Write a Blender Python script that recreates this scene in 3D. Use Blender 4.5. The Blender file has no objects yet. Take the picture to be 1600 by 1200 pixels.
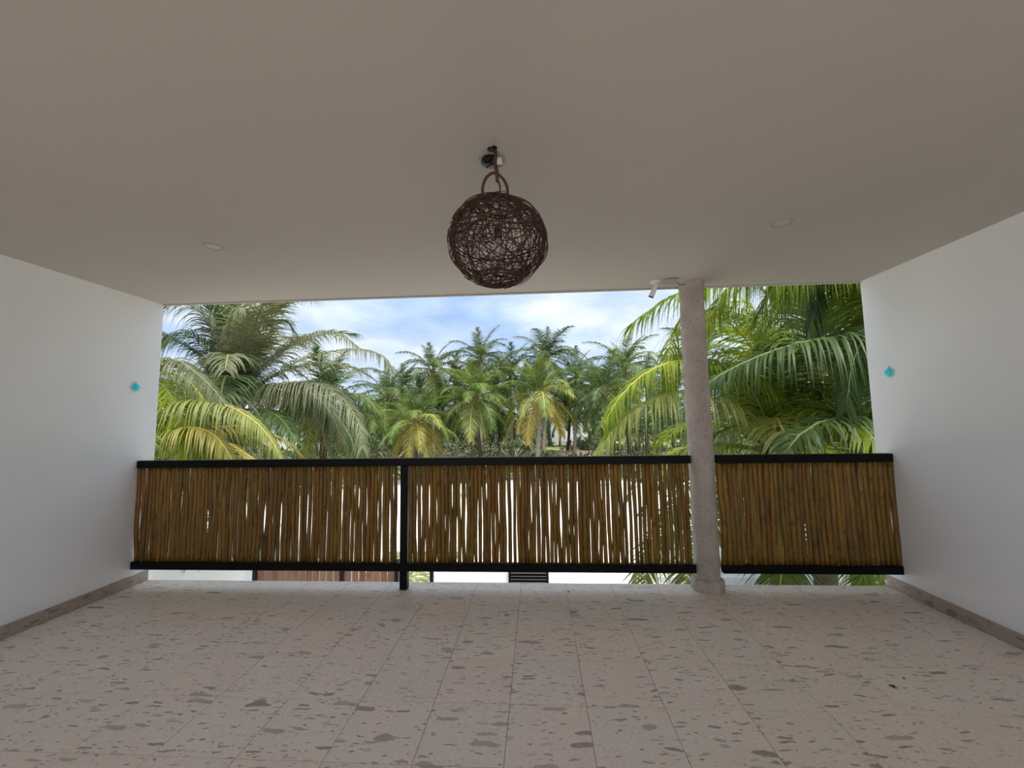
import bpy, bmesh, math, random
import numpy as np
from mathutils import Vector, Matrix, Quaternion, noise
R = random.Random(7)
sc = bpy.context.scene
COL = sc.collection
# ------------------------------------------------------------------ camera
F, PITCH, YAW, ROLL = 643.3, math.radians(5.08), math.radians(3.377), math.radians(-.858)
CAMP = Vector((0, 0, 1.5))
_fw = Vector((-math.sin(YAW)*math.cos(PITCH), math.cos(YAW)*math.cos(PITCH), math.sin(PITCH)))
_r0 = Vector((math.cos(YAW), math.sin(YAW), 0)); _u0 = _r0.cross(_fw)
_r = _r0*math.cos(ROLL) + _u0*math.sin(ROLL); _u = -_r0*math.sin(ROLL) + _u0*math.cos(ROLL)
cd = bpy.data.cameras.new('camera'); cam = bpy.data.objects.new('camera', cd); COL.objects.link(cam)
cd.sensor_width = 36; cd.sensor_fit = 'HORIZONTAL'; cd.lens = F/1600*36; cd.clip_start = .02; cd.clip_end = 2000
M = Matrix((_r, _u, -_fw)).transposed().to_4x4(); M.translation = CAMP
cam.matrix_world = M; sc.camera = cam
def at(px, py, Y):
    v = _fw + _r*((px-800)/F) - _u*((py-600)/F)
    return CAMP + v*(Y/v.y)
# ------------------------------------------------------------------ exposure
sc.view_settings.view_transform = 'Standard'; sc.view_settings.look = 'None'
sc.view_settings.exposure = 1.22; sc.view_settings.gamma = 1; sc.view_settings.use_curve_mapping = False
# ------------------------------------------------------------------ world: broken cloud over pale blue
w = bpy.data.worlds.new('sky'); sc.world = w; w.use_nodes = True
nt = w.node_tree; N = nt.nodes; L = nt.links; N.clear()
def nd(t, **k):
    n = N.new(t)
    for a, b in k.items(): setattr(n, a, b)
    return n
out = nd('ShaderNodeOutputWorld'); bg = nd('ShaderNodeBackground'); tc = nd('ShaderNodeTexCoord')
mp = nd('ShaderNodeMapping'); mp.inputs['Scale'].default_value = (1, 1, 2.6); mp.inputs['Location'].default_value = (.35, .1, .2)
n1 = nd('ShaderNodeTexNoise'); n1.inputs['Scale'].default_value = 2.6; n1.inputs['Detail'].default_value = 8; n1.inputs['Roughness'].default_value = .52
n2 = nd('ShaderNodeTexNoise'); n2.inputs['Scale'].default_value = 5.5; n2.inputs['Detail'].default_value = 6
r1 = nd('ShaderNodeValToRGB'); r2 = nd('ShaderNodeValToRGB')
r1.color_ramp.elements[0].position = .33; r1.color_ramp.elements[0].color = (.25, .36, .53, 1)
r1.color_ramp.elements[1].position = .55; r1.color_ramp.elements[1].color = (.49, .54, .60, 1)
r2.color_ramp.elements[0].position = .35; r2.color_ramp.elements[0].color = (.66, .72, .82, 1)
r2.color_ramp.elements[1].position = .6; r2.color_ramp.elements[1].color = (1, 1, 1, 1)
mx = nd('ShaderNodeMixRGB', blend_type='MULTIPLY'); mx.inputs[0].default_value = .8
L.new(tc.outputs['Generated'], mp.inputs[0]); L.new(mp.outputs[0], n1.inputs[0]); L.new(mp.outputs[0], n2.inputs[0])
L.new(n1.outputs[0], r1.inputs[0]); L.new(n2.outputs[0], r2.inputs[0])
L.new(r1.outputs[0], mx.inputs[1]); L.new(r2.outputs[0], mx.inputs[2]); L.new(mx.outputs[0], bg.inputs[0]); L.new(bg.outputs[0], out.inputs[0])
bg.inputs[1].default_value = .88
# ------------------------------------------------------------------ sun, veiled by cloud, high behind the house
sd = bpy.data.lights.new('sun', 'SUN'); sd.energy = 4.0; sd.angle = math.radians(30); sd.color = (1, .95, .86)
so = bpy.data.objects.new('sun', sd); COL.objects.link(so)
so.rotation_euler = Vector((.12, -.38, 1)).to_track_quat('Z', 'Y').to_euler()

# ================================================================== helpers
def tag(o, label=None, cat=None, group=None, kind=None):
    if label: o['label'] = label
    if cat: o['category'] = cat
    if group: o['group'] = group
    if kind: o['kind'] = kind
    return o
def empty(name, loc, label=None, cat=None, group=None):
    o = bpy.data.objects.new(name, None); COL.objects.link(o); o.location = loc; o.empty_display_size = .1
    return tag(o, label, cat, group)
class MB:
    def __init__(s): s.v = []; s.f = []; s.sm = []; s.mi = []
    def add(s, vs, fs, smooth=False, mi=0):
        b = len(s.v); s.v += [tuple(v) for v in vs]; s.f += [tuple(i+b for i in f) for f in fs]; s.sm += [smooth]*len(fs); s.mi += [mi]*len(fs)
    def box(s, a, b, mi=0):
        x0, y0, z0 = a; x1, y1, z1 = b
        s.add([(x0,y0,z0),(x1,y0,z0),(x1,y1,z0),(x0,y1,z0),(x0,y0,z1),(x1,y0,z1),(x1,y1,z1),(x0,y1,z1)],
              [(0,3,2,1),(4,5,6,7),(0,1,5,4),(1,2,6,5),(2,3,7,6),(3,0,4,7)], mi=mi)
    def tube(s, pts, rad, n=8, closed=False, mi=0, caps=True):
        pts = [Vector(p) for p in pts]; m = len(pts)
        if not hasattr(rad, '__len__'): rad = [rad]*m
        prev = None; vs = []
        for i, p in enumerate(pts):
            if closed: t = (pts[(i+1) % m]-pts[i-1])
            else: t = pts[min(i+1, m-1)]-pts[max(i-1, 0)]
            t.normalize()
            if prev is None:
                a = t.orthogonal().normalized()
            else:
                a = (prev - t*prev.dot(t))
                a = a.normalized() if a.length > 1e-6 else t.orthogonal().normalized()
            prev = a; b = t.cross(a)
            for k in range(n):
                q = 2*math.pi*k/n; vs.append(p+(a*math.cos(q)+b*math.sin(q))*rad[i])
        fs = []
        for i in range(m if closed else m-1):
            j = (i+1) % m
            for k in range(n):
                l = (k+1) % n; fs.append((i*n+k, i*n+l, j*n+l, j*n+k))
        s.add(vs, fs, True, mi)
        if caps and not closed:
            b = len(s.v)-len(vs)
            s.f.append(tuple(b+k for k in reversed(range(n)))); s.sm.append(False); s.mi.append(mi)
            s.f.append(tuple(b+(m-1)*n+k for k in range(n))); s.sm.append(False); s.mi.append(mi)
    def lathe(s, prof, n=24, c=(0,0,0), mi=0, smooth=True):
        vs = []; c = Vector(c)
        for r, z in prof:
            for k in range(n):
                q = 2*math.pi*k/n; vs.append((c.x+r*math.cos(q), c.y+r*math.sin(q), c.z+z))
        fs = [(i*n+k, i*n+(k+1) % n, (i+1)*n+(k+1) % n, (i+1)*n+k) for i in range(len(prof)-1) for k in range(n)]
        s.add(vs, fs, smooth, mi)
    def mesh(s, name, mats):
        me = bpy.data.meshes.new(name); me.from_pydata(s.v, [], s.f)
        for m in (mats if isinstance(mats, (list, tuple)) else [mats]): me.materials.append(m)
        me.polygons.foreach_set('use_smooth', s.sm); me.polygons.foreach_set('material_index', s.mi); me.update(); return me
    def build(s, name, mats, parent=None, loc=None):
        return link(name, s.mesh(name, mats), parent, loc)
def link(name, me, parent=None, loc=None, rot=None, scale=None):
    o = bpy.data.objects.new(name, me); COL.objects.link(o)
    if parent: o.parent = parent
    if loc is not None: o.location = loc
    if rot is not None: o.rotation_euler = rot
    if scale is not None: o.scale = scale
    return o
def bevel(o, wd=.003, seg=2):
    m = o.modifiers.new('bevel', 'BEVEL'); m.width = wd; m.segments = seg; m.limit_method = 'ANGLE'; return o
def struct(o): o['kind'] = 'structure'; return o

# ------------------------------------------------------------------ materials
class Mat:
    def __init__(s, name, col=(.5,.5,.5), rough=.7, spec=.3, metal=0):
        s.m = bpy.data.materials.new(name); s.m.use_nodes = True; s.t = s.m.node_tree
        s.n = s.t.nodes; s.l = s.t.links; s.b = s.n['Principled BSDF']
        s.b.inputs['Base Color'].default_value = (*col, 1); s.b.inputs['Roughness'].default_value = rough
        s.b.inputs['Specular IOR Level'].default_value = spec; s.b.inputs['Metallic'].default_value = metal
    def nd(s, t, **k):
        n = s.n.new(t)
        for a, b in k.items():
            if a in n.inputs.keys(): n.inputs[a].default_value = b
            else: setattr(n, a, b)
        return n
    def link(s, a, b): s.l.new(a, b)
    def ramp(s, src, stops):
        r = s.nd('ShaderNodeValToRGB'); e = r.color_ramp.elements
        while len(e) < len(stops): e.new(.5)
        for q, (p, c) in zip(e, stops): q.position = p; q.color = (*c, 1) if len(c) == 3 else c
        s.link(src, r.inputs[0]); return r.outputs[0]
    def coords(s, scale=(1,1,1), kind='Object', rnd=False):
        tc = s.nd('ShaderNodeTexCoord'); mp = s.nd('ShaderNodeMapping'); mp.inputs['Scale'].default_value = scale
        src = tc.outputs[kind]
        if rnd:
            oi = s.nd('ShaderNodeObjectInfo'); mm = s.nd('ShaderNodeVectorMath', operation='SCALE'); mm.inputs[0].default_value = (37, 91, 53)
            s.link(oi.outputs['Random'], mm.inputs['Scale']); ad = s.nd('ShaderNodeVectorMath', operation='ADD')
            s.link(src, ad.inputs[0]); s.link(mm.outputs[0], ad.inputs[1]); src = ad.outputs[0]
        s.link(src, mp.inputs[0]); return mp.outputs[0]
    def noise(s, vec, scale, detail=4, rough=.5, dist=0):
        n = s.nd('ShaderNodeTexNoise'); n.inputs['Scale'].default_value = scale; n.inputs['Detail'].default_value = detail
        n.inputs['Roughness'].default_value = rough; n.inputs['Distortion'].default_value = dist; s.link(vec, n.inputs['Vector']); return n
    def mix(s, f, a, b, mode='MIX'):
        m = s.nd('ShaderNodeMixRGB', blend_type=mode)
        for i, x in ((0, f), (1, a), (2, b)):
            if isinstance(x, (int, float)): m.inputs[i].default_value = x
            elif isinstance(x, tuple): m.inputs[i].default_value = (*x, 1)
            else: s.link(x, m.inputs[i])
        return m.outputs[0]
    def math(s, op, a, b=None):
        m = s.nd('ShaderNodeMath', operation=op)
        for i, x in ((0, a), (1, b)):
            if x is None: continue
            if isinstance(x, (int, float)): m.inputs[i].default_value = x
            else: s.link(x, m.inputs[i])
        return m.outputs[0]
    def color(s, src): s.link(src, s.b.inputs['Base Color'])
    def bump(s, src, st=.2, d=.01):
        b = s.nd('ShaderNodeBump'); b.inputs['Strength'].default_value = st; b.inputs['Distance'].default_value = d
        s.link(src, b.inputs['Height']); s.link(b.outputs[0], s.b.inputs['Normal'])

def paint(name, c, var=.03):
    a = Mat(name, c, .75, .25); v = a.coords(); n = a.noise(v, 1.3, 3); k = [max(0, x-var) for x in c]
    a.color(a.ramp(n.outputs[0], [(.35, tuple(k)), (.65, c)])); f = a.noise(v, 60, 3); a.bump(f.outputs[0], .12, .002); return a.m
M_wall = paint('white_wall_paint', (.89, .895, .905))
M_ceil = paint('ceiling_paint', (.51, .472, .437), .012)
def stone(name, base, dark, sc_=1.0):
    a = Mat(name, base, .55, .35); v = a.coords(rnd=True)
    dn = a.noise(v, 9, 3); sub = a.nd('ShaderNodeVectorMath', operation='MULTIPLY_ADD'); a.link(dn.outputs['Color'], sub.inputs[0]); sub.inputs[1].default_value = (.06,)*3; a.link(v, sub.inputs[2])
    n1 = a.noise(v, 3.2, 5, .6); n2 = a.noise(v, 60, 3, .6)
    c = a.mix(n1.outputs[0], tuple(x*.86 for x in base), tuple(min(1, x*1.12) for x in base))
    c = a.mix(.35, c, a.ramp(n2.outputs[0], [(.3, tuple(x*.75 for x in base)), (.7, tuple(min(1, x*1.18) for x in base))]))
    tot = None
    for scl, st, thr, keep, rot in ((3.2, (1.0, 4.4, 1), .15, .66, .22), (6.5, (1.0, 5.2, 1), .16, .66, -.05), (26, (1, 2.4, 1), .2, .8, .3), (3.0, (1.0, 1.9, 1), .085, .7, .5), (9.5, (1, 4.4, 1), .16, .8, .45)):
        mp = a.nd('ShaderNodeMapping'); mp.inputs['Scale'].default_value = tuple(q*scl for q in st); mp.inputs['Rotation'].default_value = (0, 0, rot); a.link(sub.outputs[0], mp.inputs[0])
        vo = a.nd('ShaderNodeTexVoronoi', voronoi_dimensions='2D'); vo.inputs['Scale'].default_value = 1; a.link(mp.outputs[0], vo.inputs['Vector'])
        sp = a.nd('ShaderNodeSeparateColor'); a.link(vo.outputs['Color'], sp.inputs[0])
        rad = a.math('MULTIPLY', sp.outputs[0], thr*1.9)
        inside = a.nd('ShaderNodeMapRange'); a.link(a.math('SUBTRACT', rad, vo.outputs['Distance']), inside.inputs[0]); inside.inputs[1].default_value = 0; inside.inputs[2].default_value = .03
        kp = a.math('GREATER_THAN', sp.outputs[1], keep); wgt = a.math('MULTIPLY', a.math('MULTIPLY', inside.outputs[0], kp), a.math('ADD', a.math('MULTIPLY', sp.outputs[2], .6), .3))
        tot = wgt if tot is None else a.math('MAXIMUM', tot, wgt)
    c = a.mix(a.math('MULTIPLY', tot, 1.15), c, dark); fl = a.noise(v, 46, 2, .5); c = a.mix(a.ramp(fl.outputs[0], [(.70, (0, 0, 0)), (.74, (.5, .5, .5))]), c, tuple(min(.85, x*1.3) for x in base))
    oi = a.nd('ShaderNodeObjectInfo'); tint = a.ramp(oi.outputs['Random'], [(0, (.99, .97, .94)), (.3, (1, .955, .92)), (.6, (.97, .95, .925)), (1, (1, .97, .94))])
    a.color(a.mix(1.0, c, tint, 'MULTIPLY')); a.bump(n2.outputs[0], .1, .003)
    rr = a.nd('ShaderNodeMapRange'); a.link(n1.outputs[0], rr.inputs[0]); rr.inputs[3].default_value = .4; rr.inputs[4].default_value = .65; a.link(rr.outputs[0], a.b.inputs['Roughness'])
    return a.m
M_tile = stone('pinkish_stone_tile', (.80, .71, .635), (.36, .29, .255))
M_skirt = stone('brown_stone_skirting', (.42, .355, .31), (.22, .175, .16))
M_grout = Mat('grout', (.5, .44, .39), .9).m
def rough_stone():
    a = Mat('rough_cream_stone', (.5, .44, .4), .85, .2); v = a.coords()
    n = a.noise(v, 5, 5, .6); c = a.ramp(n.outputs[0], [(.3, (.42, .355, .315)), (.7, (.57, .50, .45))])
    vo = a.nd('ShaderNodeTexVoronoi', feature='SMOOTH_F1'); vo.inputs['Scale'].default_value = 34; a.link(a.coords((1, 1, .7)), vo.inputs['Vector'])
    n3 = a.noise(v, 38, 4, .7, 1.2); pit = a.ramp(n3.outputs[0], [(.35, (.45, .45, .45)), (.46, (1, 1, 1))])
    a.color(a.mix(.55, c, pit, 'MULTIPLY')); st = a.noise(a.coords((2, 2, 26)), 3, 4)
    hh = a.math('ADD', a.math('MULTIPLY', n3.outputs[0], 1.0), a.math('MULTIPLY', st.outputs[0], .8)); a.bump(hh, .7, .012); return a.m
M_col = rough_stone()
def wood(name, lo, hi):
    a = Mat(name, lo, .45, .4); v = a.coords((22, 22, 1.6), rnd=True); n = a.noise(v, 2.2, 5, .6, .5)
    oi = a.nd('ShaderNodeObjectInfo'); tint = a.ramp(oi.outputs['Random'], [(0, (.62, .52, .5)), (.25, (1, .9, .75)), (.5, (.7, .7, .65)), (.75, (1.15, 1.05, .85)), (1, (.85, .62, .5))])
    c = a.ramp(n.outputs[0], [(.28, lo), (.72, hi)]); k = a.noise(a.coords((10, 10, 6), rnd=True), 1.6, 2); c = a.mix(a.ramp(k.outputs[0], [(.62, (0, 0, 0)), (.72, (.6, .6, .6))]), c, tuple(x*.35 for x in lo))
    a.color(a.mix(1.0, c, tint, 'MULTIPLY')); a.bump(n.outputs[0], .3, .004); return a.m
M_pole = wood('varnished_stick_wood', (.12, .068, .011), (.34, .20, .030))
M_slat = wood('weathered_gate_wood', (.07, .035, .022), (.15, .085, .055))
M_black = Mat('black_metal', (.003, .003, .004), .45, .15).m
M_white_plastic = Mat('white_plastic', (.75, .76, .76), .4, .4).m
M_grey_plastic = Mat('grey_plastic', (.42, .40, .38), .5, .4).m
M_lens = Mat('dark_lens', (.01, .01, .012), .1, .6).m
M_galv = Mat('galvanised_metal', (.3, .3, .29), .5, .5, .3).m
M_hole = Mat('raw_plaster', (.35, .34, .32), .9).m
M_trim = Mat('downlight_trim', (.40, .36, .32), .5).m
M_diff = Mat('downlight_lens', (.58, .54, .49), .35).m
M_cable = Mat('black_cable', (.012, .011, .011), .5).m
def vine():
    a = Mat('dark_vine', (.07, .035, .025), .6, .3); n = a.noise(a.coords(), 40, 4); a.color(a.ramp(n.outputs[0], [(.3, (.035, .018, .014)), (.7, (.10, .05, .034))])); a.bump(n.outputs[0], .4, .003); return a.m
M_vine = vine()
M_rattan = Mat('reddish_rattan', (.08, .032, .018), .5).m
def glassm(name, col, rough=.05, tr=1):
    a = Mat(name, col, rough, .5); a.b.inputs['Transmission Weight'].default_value = tr; a.b.inputs['IOR'].default_value = 1.45; return a.m
M_turq = glassm('turquoise_glass', (.03, .74, .95), .12, .0)
M_clear = Mat('pale_glass_rim', (.55, .78, .82), .08, .6).m
M_chrome = Mat('chrome', (.7, .7, .7), .15, .5, 1).m
def leaf(name, cols, trans=.35, rough=.45, nscale=3):
    cols = [tuple(x*.62 for x in q) for q in cols]
    a = Mat(name, cols[0], rough+.08, .3); v = a.coords(); n = a.noise(v, nscale, 4, .6)
    oi = a.nd('ShaderNodeObjectInfo'); s = a.math('ADD', a.math('MULTIPLY', n.outputs[0], .75), a.math('MULTIPLY', oi.outputs['Random'], .3))
    k = len(cols)-1; c = a.ramp(s, [(.25+.5*i/k, q) for i, q in enumerate(cols)]); a.color(c)
    tl = a.nd('ShaderNodeBsdfTranslucent'); a.link(a.mix(1.0, c, (1.12, 1.12, .65), 'MULTIPLY'), tl.inputs[0]); ms = a.nd('ShaderNodeMixShader'); ms.inputs[0].default_value = trans
    a.link(a.b.outputs[0], ms.inputs[1]); a.link(tl.outputs[0], ms.inputs[2]); a.link(ms.outputs[0], a.n['Material Output'].inputs[0]); return a.m
LEAF = dict(
 green=leaf('palm_leaf_green', [(.075, .14, .022), (.14, .22, .04), (.24, .32, .07)]),
 deep=leaf('palm_leaf_deep', [(.045, .095, .03), (.08, .145, .045), (.13, .2, .06)]),
 grey=leaf('palm_leaf_greyed', [(.10, .13, .06), (.18, .21, .11), (.34, .36, .24)]),
 bright=leaf('palm_leaf_bright', [(.14, .25, .012), (.27, .38, .02), (.45, .55, .05)], .5),
 lime=leaf('palm_leaf_lime', [(.15, .23, .04), (.24, .31, .07), (.38, .40, .12)], .4),
 yellow=leaf('palm_leaf_yellow', [(.24, .26, .06), (.42, .38, .09), (.62, .45, .11)], .35),
 dry=leaf('palm_leaf_dry', [(.25, .16, .08), (.40, .25, .11), (.5, .34, .16)], .2),
 shrub=leaf('shrub_leaf', [(.02, .06, .015), (.045, .1, .025), (.09, .15, .04)], .25, .4, 2),
 scrub=leaf('scrub_leaf', [(.07, .085, .045), (.12, .14, .07), (.2, .21, .12)], .2, .6, 2))
M_rib = {'pale': Mat('pale_green_midrib', (.17, .2, .07), .5).m, 'yellow': Mat('yellow_midrib', (.42, .33, .07), .45).m, 'green': Mat('green_midrib', (.2, .27, .06), .45).m}
def bark(name, lo, hi):
    a = Mat(name, lo, .85, .2); n = a.noise(a.coords((3, 3, 9)), 2.5, 5, .6); a.color(a.ramp(n.outputs[0], [(.3, lo), (.7, hi)])); a.bump(n.outputs[0], .6, .02); return a.m
M_bark = bark('palm_bark_grey', (.17, .14, .11), (.34, .30, .25)); M_barkd = bark('palm_bark_dark', (.04, .03, .025), (.11, .08, .06)); M_barkr = bark('palm_bark_red', (.05, .016, .012), (.11, .035, .025))
M_fibre = bark('palm_fibre', (.06, .045, .025), (.2, .15, .08)); M_coco = Mat('coconut_husk', (.33, .2, .05), .5).m
def groundm():
    a = Mat('garden_ground', (.5, .45, .38), .95, .1); v = a.coords(); n = a.noise(v, .16, 6, .6, .3); n2 = a.noise(v, 3.5, 5, .7); n3 = a.noise(v, 14, 4, .6)
    sand = a.ramp(n2.outputs[0], [(.3, (.44, .41, .37)), (.6, (.62, .60, .565))]); grass = a.ramp(n3.outputs[0], [(.3, (.07, .10, .025)), (.55, (.16, .2, .06)), (.75, (.36, .34, .2))])
    sx = a.nd('ShaderNodeSeparateXYZ'); a.link(v, sx.inputs[0]); far = a.nd('ShaderNodeMapRange'); a.link(sx.outputs[1], far.inputs[0]); far.inputs[1].default_value = 24; far.inputs[2].default_value = 34; far.inputs[3].default_value = -.12; far.inputs[4].default_value = .16
    nn = a.math('ADD', n.outputs[0], far.outputs[0]); a.color(a.mix(a.ramp(nn, [(.5, (0, 0, 0)), (.56, (1, 1, 1))]), sand, grass)); a.bump(n3.outputs[0], .5, .03); return a.m
M_ground = groundm()
def lawn():
    a = Mat('patchy_grass', (.2, .25, .1), .9, .1); n = a.noise(a.coords(), 7, 5, .7); a.color(a.ramp(n.outputs[0], [(.35, (.05, .07, .025)), (.5, (.12, .14, .055)), (.62, (.40, .37, .29))])); return a.m
M_lawn = lawn()
M_dirt = bark('brown_dirt', (.26, .19, .13), (.42, .33, .25))
M_mas = paint('garden_wall_paint', (.60, .62, .64)); M_gpillar = Mat('grey_render', (.5, .53, .56), .8).m

# ================================================================== room shell
XL, XR, YE, ZC, YB = -3.848, 3.062, 3.966, 2.754, -2.95
# floor slab + tiles
fb = MB(); fb.box((XL-.2, YB-.2, -.28), (XR+.2, YE-.004, -.006)); floor = struct(fb.build('floor', M_grout))
xs = [XL]+[.23+.405*k for k in range(-9, 7)]+[XR]; ys = [YE]+[3.54-.405*k for k in range(0, 16)]+[YB]
tcache = {}
def tile_mesh(wx, wy, name='tile', mat=None, h=.012):
    key = (round(wx, 3), round(wy, 3), name)
    if key not in tcache:
        g, c = .0011, .0016; m = MB(); a, b = wx/2-g, wy/2-g
        vs = [(sx*a, sy*b, -h) for sx, sy in ((-1,-1),(1,-1),(1,1),(-1,1))]+[(sx*a, sy*b, -c) for sx, sy in ((-1,-1),(1,-1),(1,1),(-1,1))]+[(sx*(a-c), sy*(b-c), 0) for sx, sy in ((-1,-1),(1,-1),(1,1),(-1,1))]
        fs = [(0,1,5,4),(1,2,6,5),(2,3,7,6),(3,0,4,7),(4,5,9,8),(5,6,10,9),(6,7,11,10),(7,4,8,11),(8,9,10,11),(3,2,1,0)]
        m.add(vs, fs); tcache[key] = m.mesh(name, mat)
    return tcache[key]
for i in range(len(xs)-1):
    for j in range(len(ys)-1):
        me = tile_mesh(xs[i+1]-xs[i], ys[j]-ys[j+1], 'tile', M_tile)
        link('tile', me, floor, ((xs[i]+xs[i+1])/2, (ys[j]+ys[j+1])/2, R.uniform(-.0006, .0004)))
# ceiling with an open junction hole and a small hook hole
def ceiling():
    bm = bmesh.new(); e = []
    def loop(pts):
        vs = [bm.verts.new(p) for p in pts]; return [bm.edges.new((vs[i], vs[(i+1) % len(vs)])) for i in range(len(vs))]
    x0, x1, y0, y1 = XL-.2, XR+.2, YB-.2, YE
    e += loop([(x0,y0,ZC),(x1,y0,ZC),(x1,y1,ZC),(x0,y1,ZC)])
    hc = at_ceiling(769, 251); kc = at_ceiling(772, 231)
    for c, r, n in ((hc, .055, 14), (kc, .016, 8)):
        e += loop([(c.x+r*(1+.08*math.sin(k*2.3))*math.cos(2*math.pi*k/n), c.y+r*(1+.08*math.cos(k*3.1))*math.sin(2*math.pi*k/n), ZC) for k in range(n)])
    bmesh.ops.triangle_fill(bm, edges=e, use_beauty=True)
    m = MB(); bm.verts.index_update(); vs = [v.co.copy() for v in bm.verts]; fs = []
    for f in bm.faces:
        idx = [v.index for v in f.verts]; fs.append(tuple(idx if f.normal.z < 0 else idx[::-1]))
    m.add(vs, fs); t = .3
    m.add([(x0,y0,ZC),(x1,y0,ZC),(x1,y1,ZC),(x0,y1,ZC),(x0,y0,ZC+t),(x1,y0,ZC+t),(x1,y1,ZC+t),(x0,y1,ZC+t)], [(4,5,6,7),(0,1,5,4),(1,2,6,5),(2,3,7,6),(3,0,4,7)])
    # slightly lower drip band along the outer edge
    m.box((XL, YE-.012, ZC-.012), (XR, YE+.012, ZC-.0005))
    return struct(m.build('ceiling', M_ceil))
def at_ceiling(px, py):
    v = _fw + _r*((px-800)/F) - _u*((py-600)/F); return CAMP + v*((ZC-CAMP.z)/v.z)
ceil = ceiling()
for nm, x0, x1 in (('wall_left', XL-.2, XL), ('wall_right', XR, XR+.2)):
    m = MB(); m.box((x0, YB-.2, -.28), (x1, YE, ZC+.3)); struct(m.build(nm, M_wall))
# skirting tiles
for nm, x, s in (('baseboard_left', XL, 1), ('baseboard_right', XR, -1)):
    m = MB(); m.box((min(x, x+s*.006), YB, 0), (max(x, x+s*.006), YE-.002, .092)); bb = struct(m.build(nm, M_grout))
    for j in range(len(ys)-1):
        l = ys[j]-ys[j+1]; me = tile_mesh(l, .094, 'skirting_tile', M_skirt)
        o = link('skirting_tile', me, bb, (x+s*.014, (ys[j]+ys[j+1])/2, .048)); o.rotation_euler = (math.pi/2, 0, s*math.pi/2)
# ================================================================== column
def column():
    t = empty('stone_column', (1.468, 3.855, 0), 'round rough cream stone column rising from floor to ceiling between the railings', 'column')
    n = 40; prof = []
    for i in range(61):
        z = .10+i*(ZC-.10)/60; r = .106
        if z > ZC-.07: r = .112+.006*noise.noise((0, 0, z*60))
        prof.append((r, z))
    m = MB(); vs = []
    for r, z in prof:
        for k in range(n):
            q = 2*math.pi*k/n; p = Vector((math.cos(q), math.sin(q), z)); rr = r+.0035*noise.noise(p*6)+.002*noise.noise(Vector((p.x*9, p.y*9, z*55)))+(.006*noise.noise(p*25) if z > ZC-.08 else 0)
            vs.append((rr*math.cos(q)+.004*math.sin(z*2.1), rr*math.sin(q), z))
    m.add(vs, [(i*n+k, i*n+(k+1) % n, (i+1)*n+(k+1) % n, (i+1)*n+k) for i in range(60) for k in range(n)], True); m.build('shaft', M_col, t)
    m = MB(); vs = []; K = 16; hs = [0, .02, .05, .085, .1, .104]; rs = [.128, .131, .129, .13, .124, .107]
    for z, r in zip(hs, rs):
        for k in range(K*2):
            q = 2*math.pi*k/(K*2); sq = r/max(abs(math.cos((q+math.pi/8) % (math.pi/4)-math.pi/8)), .5)*.985 + .004*noise.noise(Vector((math.cos(q)*4, math.sin(q)*4, z*20)))
            vs.append((sq*math.cos(q), sq*math.sin(q)-.0, z))
    m.add(vs, [(i*2*K+k, i*2*K+(k+1) % (2*K), (i+1)*2*K+(k+1) % (2*K), (i+1)*2*K+k) for i in range(5) for k in range(2*K)]); m.build('plinth', M_col, t)
column()

# ================================================================== railings
RY = 3.81
def pole_mesh(i, L):
    rr = random.Random(i); m = MB(); pts = []; rad = []; x = y = 0; ph = rr.uniform(0, 6); a1 = rr.uniform(.001, .005); a2 = rr.uniform(.001, .004)
    r0 = 1.0; tp = rr.uniform(-.14, .14)
    for k in range(13):
        t = k/12; pts.append((a1*math.sin(ph+t*rr.uniform(3.0, 3.4))+a2*math.sin(ph*2+t*9), a2*math.cos(ph+t*6), t*L))
        rad.append(.0165*(1+tp*(t-.5))*(1+.09*noise.noise((i*7.1, 0, t*9)))*(1+(.1 if rr.random() < .12 else 0)))
    m.tube(pts, rad, 8); return m.mesh('wooden_pole', M_pole)
PM = [pole_mesh(i, .868) for i in range(26)]
def railing(x0, x1, posts, nm_label, spacing, gap, scale, seed):
    rr = random.Random(seed); t = empty('railing', ((x0+x1)/2, RY, 0), nm_label, 'railing'); cx = (x0+x1)/2
    def bar(name, z0, z1, a=x0, b=x1, hy=.03):
        m = MB(); m.box((a-cx, -hy, z0), (b-cx, hy, z1)); return bevel(m.build(name, M_black, t), .004)
    bar('top_rail', 1.098, 1.168); bar('bottom_rail', .158, .228)
    for px in posts:
        bar('post', 0, 1.098, px-.034, px+.034, .034)
        m = MB()
    segs = [x0]+[q for p in posts for q in (p-.036, p+.036)]+[x1]
    for a, b in zip(segs[::2], segs[1::2]):
        x = a+.022
        while x < b-.012:
            s = scale*rr.uniform(.86, 1.2)
            o = link('wooden_pole', rr.choice(PM), t, (x-cx, rr.uniform(-.004, .004), .229), (rr.uniform(-.004, .004), rr.uniform(-.0045, .0045), rr.uniform(0, 6.28)), (s, s, 1))
            if rr.random() < .5: o.location.z += .868; o.rotation_euler.x += math.pi
            x += spacing*rr.uniform(.86, 1.13)+(gap*rr.random() if rr.random() < .4 else 0)
railing(XL+.004, 1.355, [-1.23], 'long black metal railing filled with upright brown sticks, left wall to column', .0365, .006, 1.08, 5)
railing(1.582, XR-.004, [], 'short black metal railing filled with upright brown sticks, column to right wall', .043, .0, 1.42, 9)

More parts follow.
